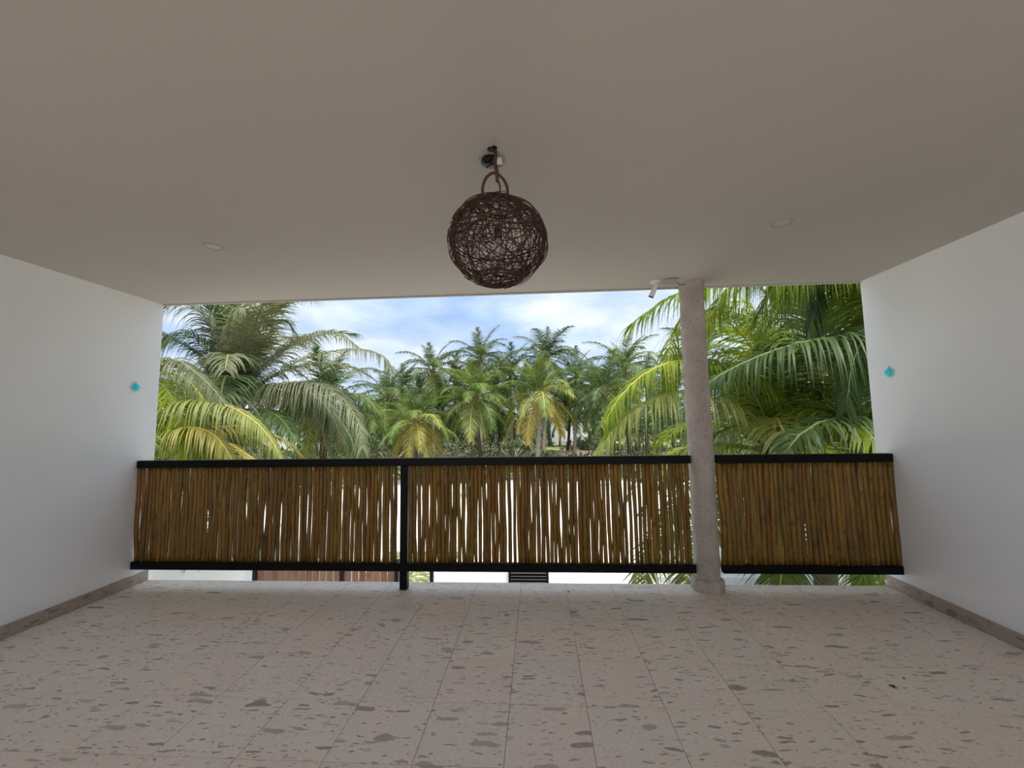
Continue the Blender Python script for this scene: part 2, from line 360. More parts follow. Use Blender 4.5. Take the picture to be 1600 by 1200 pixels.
# ================================================================== woven pendant lamp
def lamp():
    hk = at_ceiling(773, 232); c = Vector((-.160, 1.80, 2.308)); Rr = .219
    t = empty('pendant_lamp', (hk.x, hk.y, ZC), 'dark round pendant lamp of tangled woven vines hanging from the ceiling', 'lamp'); O = Vector(t.location); rr = random.Random(3)
    m = MB()
    def on(v, k): v = v.normalized(); return c-O+Vector((v.x*Rr*k, v.y*Rr*k, v.z*Rr*k*.90))
    for i in range(135):
        ax = Vector((rr.gauss(0, 1), rr.gauss(0, 1), rr.gauss(0, 1))).normalized(); off = rr.uniform(-.7, .7); a = ax.orthogonal().normalized(); b = ax.cross(a)
        st = rr.uniform(0, 6.28); ln = rr.uniform(1.5, 5.6); n = int(ln*7)+4; pts = []; ph = rr.uniform(0, 6); k0 = rr.uniform(.92, 1.03)
        for j in range(n):
            q = st+ln*j/(n-1); o2 = off+.10*math.sin(ph+q*1.7); cr = math.sqrt(max(.05, 1-o2*o2)); v = ax*o2+(a*math.cos(q)+b*math.sin(q))*cr
            pts.append(on(v, k0+.03*math.sin(ph+q*3)+(.05 if j in (0, n-1) and i % 6 == 0 else 0)))
        m.tube(pts, rr.choice((.0014, .0016, .002, .0028)), 5)
    for i in range(26):  # bundled strands round the rim, the top and the bottom
        zc = rr.choice((.86, .9, -.9, -.86, rr.uniform(-.2, .2))); cr = math.sqrt(1-zc*zc); st = rr.uniform(0, 6); 
        m.tube([on(Vector((math.cos(st+k/4.)*cr, math.sin(st+k/4.)*cr, zc+.05*math.sin(k*.7+i))), .99) for k in range(rr.randint(14, 24))], .003, 5)
    o = m.build('woven_vines', M_vine, t); o['kind'] = 'stuff'
    top = Vector((-.165, 1.80, 2.655))-O
    m = MB(); pts = []
    for k in range(15):
        q = math.pi*k/14; pts.append(Vector((-.171-O.x+.056*math.cos(q)*(1+.1*math.sin(3*q)), c.y-O.y+.01*math.sin(q*2), 2.505-O.z+.135*math.sin(q)**.8)))
    m.tube(pts, .0068, 8); m.build('hanging_loop', M_rattan, t)
    m = MB(); m.tube([(0, 0, -.002), (.004, .002, -.03), (.0, .003, -.07), (.008, .006, -.11), (top.x*.5+.006, top.y*.6, -.125), (.006+top.x*.8, top.y, -.16)], [.009, .0085, .009, .0095, .0085, .007], 8)
    m.tube([(-.008, -.006, 0), (.004, -.008, -.04), (-.003, .004, -.08), (.01, .002, -.12)], .004, 6); m.build('rattan_stem', M_rattan, t)
    m = MB(); m.tube([(-.02, -.01, .0), (-.03, -.012, -.012), (-.018, -.012, -.02), (-.006, -.01, -.012)], .006, 6); m.build('hook', M_cable, t)
    m = MB(); e = c-O; m.tube([(.0, .008, -.1), (e.x+.012, e.y, -.18), (e.x+.01, e.y+.003, e.z+.17), (e.x+.004, e.y, e.z+.06)], .0035, 6); m.build('cord', M_cable, t)
    m = MB(); m.lathe([(.0, .075), (.014, .074), (.017, .05), (.019, .02), (.016, .018), (0, .018)], 14, e); m.build('socket', M_cable, t)
    m = MB(); m.lathe([(.0, .018), (.012, .016), (.014, .004), (.026, -.02), (.0305, -.042), (.026, -.064), (.013, -.076), (0, -.078)], 16, e); m.build('bulb', M_diff, t)
lamp()
# junction box in the ceiling hole
def jbox():
    c = at_ceiling(769, 251); t = empty('junction_box', (c.x, c.y, ZC), 'open ceiling junction hole with loose black wires above the pendant lamp', 'electrical box')
    m = MB(); m.lathe([(.0, .06), (.05, .06), (.056, .055), (.057, .0), (.062, -.001), (.066, -.003), (.064, -.005), (.055, -.004), (.052, .05)], 14); m.build('box', M_galv, t)
    rr = random.Random(4); 
    for i in range(6):
        m = MB(); a = rr.uniform(0, 6); pts = [(.03*math.cos(a), .03*math.sin(a), .055), (.02*math.cos(a+1), .03*math.sin(a+1), .02), (rr.uniform(-.045, .02), rr.uniform(-.04, .03), -.008), (rr.uniform(-.05, .02), rr.uniform(-.05, .02), -.018-.01*rr.random()), (rr.uniform(-.045, .01), rr.uniform(-.05, .03), .0)]
        sm = []
        for k in range(len(pts)-1):
            for s in range(4): sm.append(Vector(pts[k]).lerp(Vector(pts[k+1]), s/4))
        m.tube(sm, .0038, 6); m.build('wire', M_cable, t)
    m = MB(); m.box((.012, -.02, -.004), (.05, .03, .012)); bevel(m.build('connector', M_white_plastic, t), .004)
jbox()
# recessed downlights
for (px, py), lab in (((333, 385), 'small unlit recessed downlight in the ceiling left of the pendant lamp'), ((1221, 348), 'small unlit recessed downlight in the ceiling right of the pendant lamp')):
    c = at_ceiling(px, py); t = empty('downlight', (c.x, c.y, ZC), lab, 'ceiling light', 'recessed downlights in the terrace ceiling')
    m = MB(); m.lathe([(.064, 0), (.064, -.003), (.06, -.006), (.052, -.006), (.049, -.001)], 28); m.build('trim_ring', M_trim, t)
    m = MB(); m.lathe([(.049, -.001), (.03, -.003), (.0, -.004)], 28); m.build('lens', M_diff, t)
# glass wall lights
for x, y, z, s, lab in ((XL, 3.718, 1.874, 1, 'small round turquoise glass wall light on the left white wall'), (XR, 3.734, 1.866, -1, 'small round turquoise glass wall light on the right white wall')):
    t = empty('wall_light', (x, y, z), lab, 'wall light', 'turquoise glass wall lights'); t.rotation_euler = (0, s*math.pi/2, 0)
    m = MB(); m.lathe([(0, 0), (.043, .0), (.046, .004), (.04, .008), (0, .008)], 28); m.build('clear_glass_rim', M_clear, t)
    m = MB(); m.lathe([(.0, .008), (.035, .008), (.036, .012), (.031, .021), (.021, .028), (.01, .031), (0, .032)], 28); m.build('glass_dome', M_turq, t)
    m = MB(); m.box((-s*.047-.005, -.006, 0), (-s*.047+.005, .006, .012)); m.build('clip', M_chrome, t)
# security camera and its box on the ceiling edge
def seccam():
    c = at_ceiling(1024, 439); t = empty('security_camera', (c.x, min(c.y, 3.8), ZC), 'small white bullet security camera under the ceiling beside the column', 'camera')
    m = MB(); m.lathe([(.045, 0), (.045, -.012), (.04, -.02), (.0, -.022)], 20); m.build('base', M_white_plastic, t)
    m = MB(); m.tube([(0, 0, -.02), (.002, .0, -.04), (.0, .01, -.06)], [.013, .011, .012], 10); m.build('bracket', M_white_plastic, t)
    d = Vector((-.36, .35, -.85)).normalized(); p = Vector((.004, .005, -.045)); m = MB(); m.tube([p, p+d*.006, p+d*.05, p+d*.095, p+d*.1], [.012, .019, .022, .025, .024], 16); m.build('housing', M_white_plastic, t)
    m = MB(); m.tube([p+d*.1, p+d*.112], [.0245, .0235], 16); m.build('lens_ring', M_lens, t)
    b = at_ceiling(1045, 437); y = min(b.y, 3.8)
    t = empty('cable_box', (c.x+.125, y, ZC), 'small grey cable box on the ceiling between the security camera and column', 'electrical box')
    m = MB(); m.box((-.052, -.03, -.05), (.052, .03, 0)); bevel(m.build('box', M_grey_plastic, t), .004)
    m = MB(); m.box((-.05, -.034, -.046), (.05, -.03, -.004)); bevel(m.build('cover', M_grey_plastic, t), .003)
    m = MB(); m.tube([(.052, 0, -.02), (.07, .0, -.035), (.085, .0, -.055), (.1, .0, -.05), (.125, -.0, -.045)], .003, 6); m.build('cable', M_cable, t)
seccam()
# dry leaf scraps on the floor
def at_floor(px, py):
    v = _fw + _r*((px-800)/F) - _u*((py-600)/F); return CAMP + v*((-CAMP.z)/v.z)
for i, ((px, py), lab) in enumerate((((1396, 1073), 'larger dark dry leaf scrap on the right part of the stone floor'), ((1412, 1060), 'tiny dark leaf scrap just behind the larger one on the floor'), ((888, 925), 'tiny dark leaf scrap on the floor near the railing'))):
    p = at_floor(px, py); s = (1, .5, .7)[i]; m = MB(); m.add([(-.022*s, -.008*s, .001), (-.004*s, .006*s, .006*s), (.02*s, .009*s, .001), (.008*s, -.004*s, .007*s), (.012*s, -.016*s, .001), (-.006*s, -.012*s, .004*s)], [(0, 5, 3, 1), (1, 3, 2), (3, 5, 4), (0, 1, 3, 5)][:3])
    o = m.build('leaf_scrap', M_barkd, None, (p.x, p.y, .001)); o.rotation_euler = (0, 0, -1+i); o.modifiers.new('s', 'SOLIDIFY').thickness = .001; tag(o, lab, 'leaf')

# ================================================================== outdoors: ground
GZ = -3.0
def ground():
    m = MB(); nx, ny = 60, 60; vs = []
    for j in range(ny+1):
        for i in range(nx+1):
            x = -150+300*i/nx; y = -60+360*(j/ny)**1.3; h = 0 if y < 14 else .25*noise.noise((x*.08, y*.08, 0))*min(1, (y-14)/15)+max(0, y-60)*.004
            vs.append((x, y, GZ+h))
    m.add(vs, [(j*(nx+1)+i, j*(nx+1)+i+1, (j+1)*(nx+1)+i+1, (j+1)*(nx+1)+i) for j in range(ny) for i in range(nx)], True); return struct(m.build('ground', M_ground))
ground()
WY = 7.5
def px_x(px, py=900): return at(px, py, WY).x
# white perimeter wall pieces, gate and louvred vent
m = MB(); m.box((-12, WY, GZ), (px_x(385), WY+.15, -.98)); m.box((px_x(385), WY-.03, GZ), (px_x(396.5), WY+.17, -.93), 1); struct(m.build('garden_wall', [M_mas, M_gpillar]))
m = MB(); m.box((px_x(677.5), WY, GZ), (px_x(858), WY+.15, -.99)); struct(m.build('garden_wall', [M_mas]))
def gate():
    a, b = px_x(396.5), px_x(622); t = empty('driveway_gate', ((a+b)/2, WY, GZ), 'brown vertical slat driveway gate between black posts, below the left railing', 'gate'); W = b-a
    for x in (-W/2+.03, (px_x(535)-(a+b)/2), W/2-.02):
        m = MB(); m.box((x-.035, -.04, 0), (x+.035, .04, 2.05)); bevel(m.build('post', M_black, t), .004)
    for z in (.25, 1.85):
        m = MB(); m.box((-W/2, .022, z), (W/2, .05, z+.05)); m.build('rail', M_black, t)
    mid = px_x(535)-(a+b)/2; sp = .134; mm = MB(); mm.box((-sp/2+.008, -.012, 0), (sp/2-.008, .012, 1.92)); me = mm.mesh('slat', M_slat)
    for q0, q1 in ((-W/2+.07, mid-.04), (mid+.04, W/2-.06)):
        n = round((q1-q0)/sp)
        for k in range(n): bevel(link('slat', me, t, (q0+(q1-q0)*(k+.5)/n, 0, .06+R.uniform(-.01, .01)), None, ((q1-q0)/n/sp, 1, 1)), .003, 1)
gate()
def side_post():
    x = px_x(674.5); m = MB(); m.box((-.03, -.03, 0), (.03, .03, 2.05)); m.box((-.034, -.034, 2.05), (.034, .034, 2.07)); o = m.build('gate_post', M_black, None, (x, WY-.0, GZ)); bevel(o, .004); tag(o, 'thin black steel post at the left end of the second white garden wall', 'post')
side_post()
def vent():
    a, b = px_x(795), px_x(857); t = empty('louvred_vent', ((a+b)/2, WY-.04, -1.42), 'black metal louvred vent on the white garden wall seen under the railing', 'vent'); W = b-a; H = .36
    m = MB(); m.box((-W/2, -.03, 0), (-W/2+.04, .04, H)); m.box((W/2-.04, -.03, 0), (W/2, .04, H)); m.box((-W/2, -.03, H-.04), (W/2, .04, H)); m.box((-W/2, -.03, 0), (W/2, .04, .04)); m.box((-W/2, .03, 0), (W/2, .04, H)); m.build('frame', M_black, t)
    me = MB(); me.add([(-W/2+.04, -.035, 0), (W/2-.04, -.035, 0), (W/2-.04, .02, .045), (-W/2+.04, .02, .045), (-W/2+.04, -.035, -.006), (W/2-.04, -.035, -.006), (W/2-.04, .02, .039), (-W/2+.04, .02, .039)], [(0,1,2,3),(7,6,5,4),(0,4,5,1),(1,5,6,2),(2,6,7,3),(3,7,4,0)]); me = me.mesh('louvre', Mat('black_gloss', (.006, .006, .007), .5, .2).m)
    for k in range(5): link('louvre', me, t, (0, 0, .055+k*.052))
vent()
m = MB(); m.box((-5.2, 9, GZ), (-2.7, 14.5, GZ+.03)); o = m.build('grass_patch', M_lawn); tag(o, 'patchy grass strip beside the gate below the railing', 'grass', kind='stuff')
m = MB(); m.box((.9, 12.0, GZ), (14, 12.25, GZ+.14)); o = m.build('kerb', M_mas); struct(o)
# distant white building and dirt bank
def building():
    c = at(893, 676, 75); t = empty('distant_house', (c.x, c.y, GZ), 'small white house far behind the palm trunks, centre right', 'house')
    m = MB(); m.box((-3.6, 0, 0), (3.2, 5, 4.3)); m.build('wall', M_mas, t); m = MB(); m.box((-3.8, -.2, 4.3), (3.4, 5.2, 4.5)); m.build('roof', M_mas, t)
    m = MB(); m.box((-1.0, -.03, 2.5), (-.4, .02, 3.3)); m.build('window', M_lens, t)
    c = at(445, 680, 60); t = empty('distant_house', (c.x, c.y, GZ), 'low white house far away behind the left palms', 'house')
    m = MB(); m.box((-3.5, 0, 0), (3, 5, 4.0)); m.build('wall', M_mas, t); m = MB(); m.box((-3.7, -.2, 4.0), (3.2, 5.2, 4.25)); m.build('roof', M_gpillar, t)
    m = MB(); m.box((.5, -.03, 2.0), (1.3, .02, 3.0)); m.build('window', M_lens, t)
    c = at(895, 705, 50); m = MB(); n = 24; vs = []
    for i in range(n+1):
        for y, z in ((0, -.3), (.6, .35), (1.5, .6), (5, .3), (7, -.3)):
            x = -7+14*i/n; vs.append((x, y+.4*noise.noise((x, y, 0)), max(-.3, (z+.25*noise.noise((x*.6, y, 3)))*min(1, (7-abs(x))/2))))
    m.add(vs, [(i*5+k, (i+1)*5+k, (i+1)*5+k+1, i*5+k+1) for i in range(n) for k in range(4)], True); o = m.build('dirt_bank', M_dirt, None, (c.x, c.y, GZ+.2)); tag(o, 'low bank of bare brown earth beyond the palms', 'earth', kind='stuff')
building()

# ================================================================== palms
UP = Vector((0, 0, 1))
def catmull(P, n):
    P = [Vector(p) for p in P]; Q = [P[0]*2-P[1]]+P+[P[-1]*2-P[-2]]; out = []; S = len(P)-1
    for i in range(n):
        u = S*i/(n-1); k = min(int(u), S-1); t = u-k; a, b, c, d = Q[k:k+4]
        out.append(.5*((2*b)+(c-a)*t+(2*a-5*b+4*c-d)*t*t+(3*b-a-3*c+d)*t**3))
    return out
def frond_mb(path, ll, n, droop, rr, wid=.035, segs=6, rib=.02, start=.14, lift=.15, sweep=.55, tatter=.0, ribm=None, tip=.35):
    """feather leaf: path = rachis points; ll = longest leaflet; returns (leaflets MB, rib MB)"""
    lm = MB(); m = len(path); acc = [0]
    for i in range(1, m): acc.append(acc[-1]+(path[i]-path[i-1]).length)
    T = acc[-1]
    def ev(s):
        d = s*T
        for i in range(1, m):
            if acc[i] >= d or i == m-1:
                t = (d-acc[i-1])/max(1e-6, acc[i]-acc[i-1]); return path[i-1].lerp(path[i], t), (path[i]-path[i-1]).normalized()
    vs = []; fs = []
    for j in range(n):
        s = start+(1-start)*(j+.5)/n
        for side in (-1, 1):
            if rr.random() < tatter: continue
            p, t = ev(min(.999, s+rr.uniform(-.3, .3)/n))
            sd = t.cross(UP); sd = sd.normalized() if sd.length > .05 else Vector((1, 0, 0)); nn = sd.cross(t).normalized()
            q = (s-start)/(1-start); L = ll*(.45+.55*math.sin(min(1, q*2.6+.12)*math.pi/2))*(1-(1-tip)*max(0, q-.45)/.55)*rr.uniform(.85, 1.1)
            sw = sweep+.5*q*q+rr.uniform(-.1, .1); d = (sd*side*math.cos(sw)+t*math.sin(sw)+nn*(lift+rr.uniform(-.1, .1))).normalized()
            dr = droop*rr.uniform(.75, 1.25); pts = [p]; dirs = [d]; cd_ = d
            for k in range(segs):
                pts.append(pts[-1]+cd_*(L/segs)); cd_ = (cd_+Vector((0, 0, -1))*dr*(1.3/segs)*(.5+k/segs)).normalized(); dirs.append(cd_)
            wa = t-d*t.dot(d); wa = wa.normalized() if wa.length > .1 else nn; wa = (wa+nn*rr.uniform(-.5, .5)).normalized()
            b = len(vs); W = wid*rr.uniform(.8, 1.2)
            for k, pt in enumerate(pts):
                x = k/segs; wk = W*(.55+.45*math.sin(math.pi*min(1, x*1.2+.15)))*(1-x**2.5) if k < segs else 0
                if k < segs: vs += [pt-wa*wk/2, pt+wa*wk/2]
                else: vs.append(pt)
            for k in range(segs-1): fs.append((b+2*k, b+2*k+1, b+2*k+3, b+2*k+2))
            fs.append((b+2*(segs-1), b+2*(segs-1)+1, b+2*segs))
    lm.add(vs, fs, True)
    rm = MB(); rm.tube(path, [rib*(1-.85*i/(m-1))+.002 for i in range(m)], 5)
    return lm, rm
def gpath(L, e0, bend, n=9, side=0):
    pts = [Vector((0, 0, 0))]; a = e0
    for i in range(n-1):
        t = (i+.5)/(n-1); a = e0-bend*t**1.4; pts.append(pts[-1]+Vector((math.cos(a), side*t, math.sin(a)))*(L/(n-1)))
    return pts
GEN = {}
def gen_frond(cls, mat, var):
    key = (cls, mat, var)
    if key not in GEN:
        e0, bend, dr = ((1.38, .75, .5), (1.1, 1.35, .8), (.78, 1.6, 1.0), (.38, 1.5, 1.1), (-.05, 1.2, .9), (-.6, .75, .5))[cls]
        rr = random.Random(cls*31+var*7+3); lm, rm = frond_mb(gpath(1, e0+rr.uniform(-.1, .1), bend*rr.uniform(.85, 1.15), side=rr.uniform(-.12, .12)), .30, 46, dr*2.0, rr, .015, 4, .009, tatter=.05, lift=.1)
        lm.v += rm.v and []; b = len(lm.v); lm.v += rm.v; lm.f += [tuple(i+b for i in f) for f in rm.f]; lm.sm += rm.sm; lm.mi += [1]*len(rm.f)
        GEN[key] = lm.mesh('frond', [LEAF[mat], M_rib['yellow' if mat in ('yellow', 'lime') else 'pale']])
    return GEN[key]
def trunk(t, h, r0, r1, mat, lean=(0, 0)):
    m = MB(); n = max(8, int(h/.35)); pts = []; rad = []
    for i in range(n+1):
        s = i/n; pts.append((lean[0]*(1-s)**1.5, lean[1]*(1-s)**1.5, -h+h*s)); rad.append((r0+(r1-r0)*s+(.35*r0 if i == 0 else 0))*(1+.06*(i % 2)))
    m.tube(pts, rad, 10); return m.build('trunk', mat, t)
def fibre(t, s):
    m = MB(); rr = random.Random(2)
    for k in range(9):
        a = k*2.4; e = rr.uniform(.2, 1.1); d = Vector((math.cos(a)*math.cos(e), math.sin(a)*math.cos(e), math.sin(e))); m.tube([Vector((0, 0, -.35*s)), d*.12*s-Vector((0, 0, .15*s)), d*.4*s], [.12*s, .1*s, .03*s], 6)
    m.build('leaf_bases', M_fibre, t)
def palm(crown, L, n, seed, label, mats=('green',)*4+('lime', 'yellow'), low=5, bark=None, group=None, lean=(0, 0), r=.16, cls=None, name='coconut_palm'):
    rr = random.Random(seed); crown = Vector(crown); n = int(n*1.35); t = empty(name, crown, label, 'palm tree', group); gz = GZ-.3
    t.location = (crown.x+lean[0], crown.y+lean[1], GZ); top = Vector((-lean[0], -lean[1], crown.z-GZ))
    e = trunk(t, crown.z-gz, r*1.3, r, bark or M_bark, lean); e.location = top
    m = MB(); 
    fb_ = MB()
    for k in range(8):
        a = k*2.4; ee = rr.uniform(.2, 1.1); d = Vector((math.cos(a)*math.cos(ee), math.sin(a)*math.cos(ee), math.sin(ee))); fb_.tube([Vector((0, 0, -.5)), d*.1-Vector((0, 0, .2)), d*.4], [r*1.1, .12, .03], 6)
    fb_.build('leaf_bases', M_fibre, t, top)
    for i in range(n):
        s = (i+.5)/n; c = min(low, int(s**.8*6)) if cls is None else rr.choice(cls)
        mi = min(len(mats)-1, int((s*.85+rr.uniform(0, .15))*len(mats))); sc_ = L*rr.uniform(.85, 1.1)*(1.0 if c else .85)
        link('frond', gen_frond(c, mats[mi], rr.randint(0, 1)), t, top, (rr.uniform(-.08, .08), rr.uniform(-.08, .08), i*2.39996+rr.uniform(-.3, .3)), (sc_,)*3)
    return t, top
def fr(t, px, ll, n, droop, mat, rib='pale', seed=0, wid=.035, base=None, ribr=.02, **k):
    """a hand-shaped frond of palm t: px = [(x, y, depth), ...] sighted points"""
    O = Vector(t.location); P = [Vector(at(*q))-O for q in px]; n = int(n*1.75); wid *= .7; ll *= 1.25; droop *= 2.1; ribr *= .8
    if base is not None: P = [base]+P
    lm, rm = frond_mb(catmull(P, 16), ll, n, droop, random.Random(seed+len(px)*3), wid, rib=ribr, **k)
    o = lm.build('frond', LEAF[mat], t); rm.build('midrib', M_rib[rib], o); return o

GR = 'coconut palms of the grove beyond the garden'
G = 'green'; D = 'deep'; Y_ = 'yellow'; LI = 'lime'; GY = 'grey'
grove = [ # crown px, py, depth, frond length, n, mats, label
 (650, 660, 30, 3.7, 24, (D, G, G, LI, LI, Y_, Y_), 'front grove palm with golden lower fronds, left of centre'),
 (743, 622, 32, 4.0, 24, (G, G, G, G, LI, LI), 'front grove palm with plain green drooping fronds, directly below the pendant lamp'),
 (843, 618, 31, 4.0, 24, (G, G, G, LI, LI, Y_, Y_), 'front grove palm with yellow hanging lower fronds, right of centre'),
 (945, 612, 33, 4.0, 24, (D, D, D, G, G), 'dark green bushy palm at the right end of the front grove row'),
 (603, 622, 42, 4.4, 22, (D, D, G, G), 'dark grove palm just left of the golden one, further back'),
 (676, 580, 46, 4.6, 22, (D, D, D, G), 'tall back palm rising between the golden palm and the central palm'),
 (750, 562, 48, 5.0, 22, (GY, D, D, G, LI), 'tallest back palm directly above the central front palm'),
 (853, 560, 46, 5.0, 24, (GY, D, D, G, GY), 'tallest back palm with upright spear, above the right front palm'),
 (797, 585, 52, 5.0, 22, (D, D, G, G), 'dark back palm in the gap between the two tall back palms'),
 (900, 590, 50, 4.8, 22, (D, D, G, GY, LI), 'back palm with tan dead fronds right of the tallest palm'),
 (975, 575, 40, 4.6, 22, (G, G, G, LI), 'mid distance palm partly behind the near right fronds'),
 (712, 600, 54, 5.0, 20, (D, D, D, G), 'far shaded palm behind the central front palm, on its left'),
 (585, 655, 60, 4.8, 20, (D, G, G, GY), 'small far palm at the left edge of the grove'),
 (545, 640, 70, 5.0, 20, (D, G, GY), 'tiny far palm seen between the large left palm and the grove'),
 (780, 640, 58, 4.6, 20, (D, D, D, D), 'deep green palm in the shade behind the two front palms'),
 (690, 645, 50, 4.6, 20, (D, D, D, G), 'shaded palm between the golden palm and the central palm'),
 (890, 640, 52, 4.6, 20, (D, D, G), 'shaded palm behind the right front palm'),
 (628, 610, 58, 5.0, 20, (D, D, G), 'far palm behind the golden front palm'),
 (1010, 600, 52, 5.0, 20, (D, D, G), 'far palm glimpsed left of the stone column'),
 (1090, 560, 42, 5.0, 20, (D, G, G), 'mid distance palm hidden mostly by the stone column'),
 (470, 640, 48, 4.8, 20, (D, G, GY), 'far palm behind the large left palm, right of its trunk'),
 (330, 600, 40, 5.0, 20, (D, D, G), 'far palm behind the large left palm, left of its trunk'),
 (660, 622, 72, 5.4, 18, (D, D, G), 'distant palm in the second line, above the golden palm on its right'),
 (720, 632, 70, 5.4, 18, (D, D), 'distant shaded palm seen through the central front palm, left half'),
 (770, 612, 70, 5.4, 18, (D, G), 'distant palm between the two front palms, above their meeting tips'),
 (820, 605, 66, 5.4, 18, (D, D), 'distant palm seen just left of the right front palm spear'),
 (875, 612, 68, 5.4, 18, (D, D, G), 'distant palm seen just right of the right front palm spear'),
 (925, 600, 64, 5.4, 18, (D, G), 'distant palm above the dark bushy palm, on its left'),
 (962, 630, 60, 5.0, 18, (D, D), 'distant shaded palm right of the dark bushy palm'),
 (600, 652, 76, 5.4, 18, (D, G), 'distant palm low behind the left golden fronds'),
 (1050, 620, 60, 5.4, 18, (D, D), 'distant palm behind the near bright fronds beside the column'),
 (420, 640, 62, 5.4, 18, (D, D), 'distant palm behind the large left palm crown'),
 (510, 650, 58, 4.6, 18, (D, D), 'distant palm just behind the red trunk palm'),
]
for i, (px, py, Y, L, n, mats, lab) in enumerate(grove):
    palm(at(px, py, Y), L, n, 100+i, lab, mats, group=GR, lean=(R.uniform(-.6, .6), R.uniform(-.4, .4)), r=.15, bark=M_barkd if i in (0, 1) or i > 9 else M_bark)

# large left palm
t, top = palm(at(368, 628, 10.5), 4.2, 20, 11, 'large grey green palm filling the upper left of the opening', (D, GY, GY, D, GY), bark=M_barkd, r=.2, low=3)
left_f = [
 ([(372, 600, 10.3), (392, 545, 10), (412, 495, 9.6), (445, 462, 9.2), (492, 466, 8.8)], .75, 'grey', 1.3),
 ([(385, 605, 10.4), (425, 565, 10.2), (470, 530, 10), (520, 517, 9.8), (556, 540, 9.6)], .75, 'grey', 1.6),
 ([(395, 612, 10), (445, 575, 9.4), (500, 553, 9), (560, 545, 8.6), (598, 557, 8.4), (612, 585, 8.2)], .7, 'grey', 1.8),
 ([(395, 625, 10), (430, 603, 9.5), (490, 598, 9.1), (535, 622, 8.8), (562, 665, 8.6), (566, 700, 8.5)], .95, 'grey', 1.2),
 ([(370, 590, 10), (380, 530, 9.5), (388, 488, 9), (374, 482, 8.6), (360, 498, 8.5), (352, 525, 8.5)], .6, 'grey', 1.3),
 ([(350, 600, 10), (325, 545, 9.6), (290, 520, 9.2), (250, 540, 8.8), (225, 590, 8.5)], .95, 'deep', 1.3),
 ([(352, 590, 10), (335, 520, 9.6), (300, 478, 9.2), (255, 480, 8.8), (215, 520, 8.6)], 1.0, 'grey', 1.3),
 ([(358, 580, 10.2), (345, 490, 10), (310, 440, 9.6), (262, 430, 9.2), (225, 470, 9)], 1.0, 'deep', 1.2),
 ([(366, 570, 10.4), (375, 480, 10.2), (372, 420, 10), (350, 390, 9.6)], .95, 'green', 1.0),
 ([(360, 575, 10.4), (352, 470, 10.2), (320, 405, 10), (280, 385, 9.6)], .95, 'green', 1.0),
 ([(380, 640, 10), (410, 640, 9.3), (440, 655, 8.9), (462, 690, 8.6)], .8, 'deep', 1.0),
 ([(385, 600, 10.6), (410, 540, 10.8), (440, 500, 11), (462, 520, 11.2)], .85, 'deep', 1.2),
]
for i, (p, ll, mt, dr) in enumerate(left_f): fr(t, p, ll, 62, dr, mt, seed=i, base=top, wid=.04, lift=.05, tatter=.08 if i in (1, 2) else .03)
# nearer low yellowing palm at the left
t, top = palm(at(215, 705, 6.8), 2.6, 14, 12, 'low yellowing palm in the lower left corner beside the white wall', (G, LI, G, LI, Y_), bark=M_fibre, r=.14, cls=(3, 4))
low_f = [
 ([(225, 640, 6.7), (262, 563, 6.6), (315, 590, 6.4), (362, 642, 6.3)], .62, 'grey', 1.8, 'pale'),
 ([(240, 660, 6.7), (290, 628, 6.5), (350, 632, 6.3), (405, 664, 6.1), (443, 718, 6.0)], .62, 'lime', 1.8, 'yellow'),
 ([(260, 690, 7.2), (330, 650, 7.3), (390, 650, 7.4), (425, 680, 7.5), (446, 722, 7.6)], .6, 'green', 1.0, 'pale'),
 ([(230, 620, 6.9), (250, 580, 7), (300, 600, 7.2), (335, 660, 7.3), (350, 720, 7.3)], .75, 'lime', 1.5, 'yellow'),
 ([(222, 650, 6.7), (235, 600, 6.6), (262, 610, 6.5), (290, 670, 6.4), (300, 730, 6.3)], .8, 'bright', 1.3, 'pale'),
 ([(245, 690, 6.6), (290, 668, 6.4), (335, 680, 6.3), (370, 730, 6.2)], .6, 'yellow', 1.5, 'yellow'),
 ([(232, 690, 6.9), (270, 655, 7), (310, 665, 7.2), (340, 720, 7.3)], .7, 'green', 1.4, 'pale'),
 ([(250, 700, 7), (300, 690, 7), (350, 690, 7.1), (400, 720, 7.1)], .55, 'yellow', 1.3, 'yellow'),
]
for i, (p, ll, mt, dr, rb) in enumerate(low_f): fr(t, p, ll, 52, dr, mt, rb, seed=20+i, base=top, wid=.036, lift=.0)
# small palm with a red trunk
palm(at(507, 632, 14), 2.8, 20, 13, 'slim palm with dark red trunk right of the large left palm', (D, D, G, LI), bark=M_barkr, r=.11, low=5)

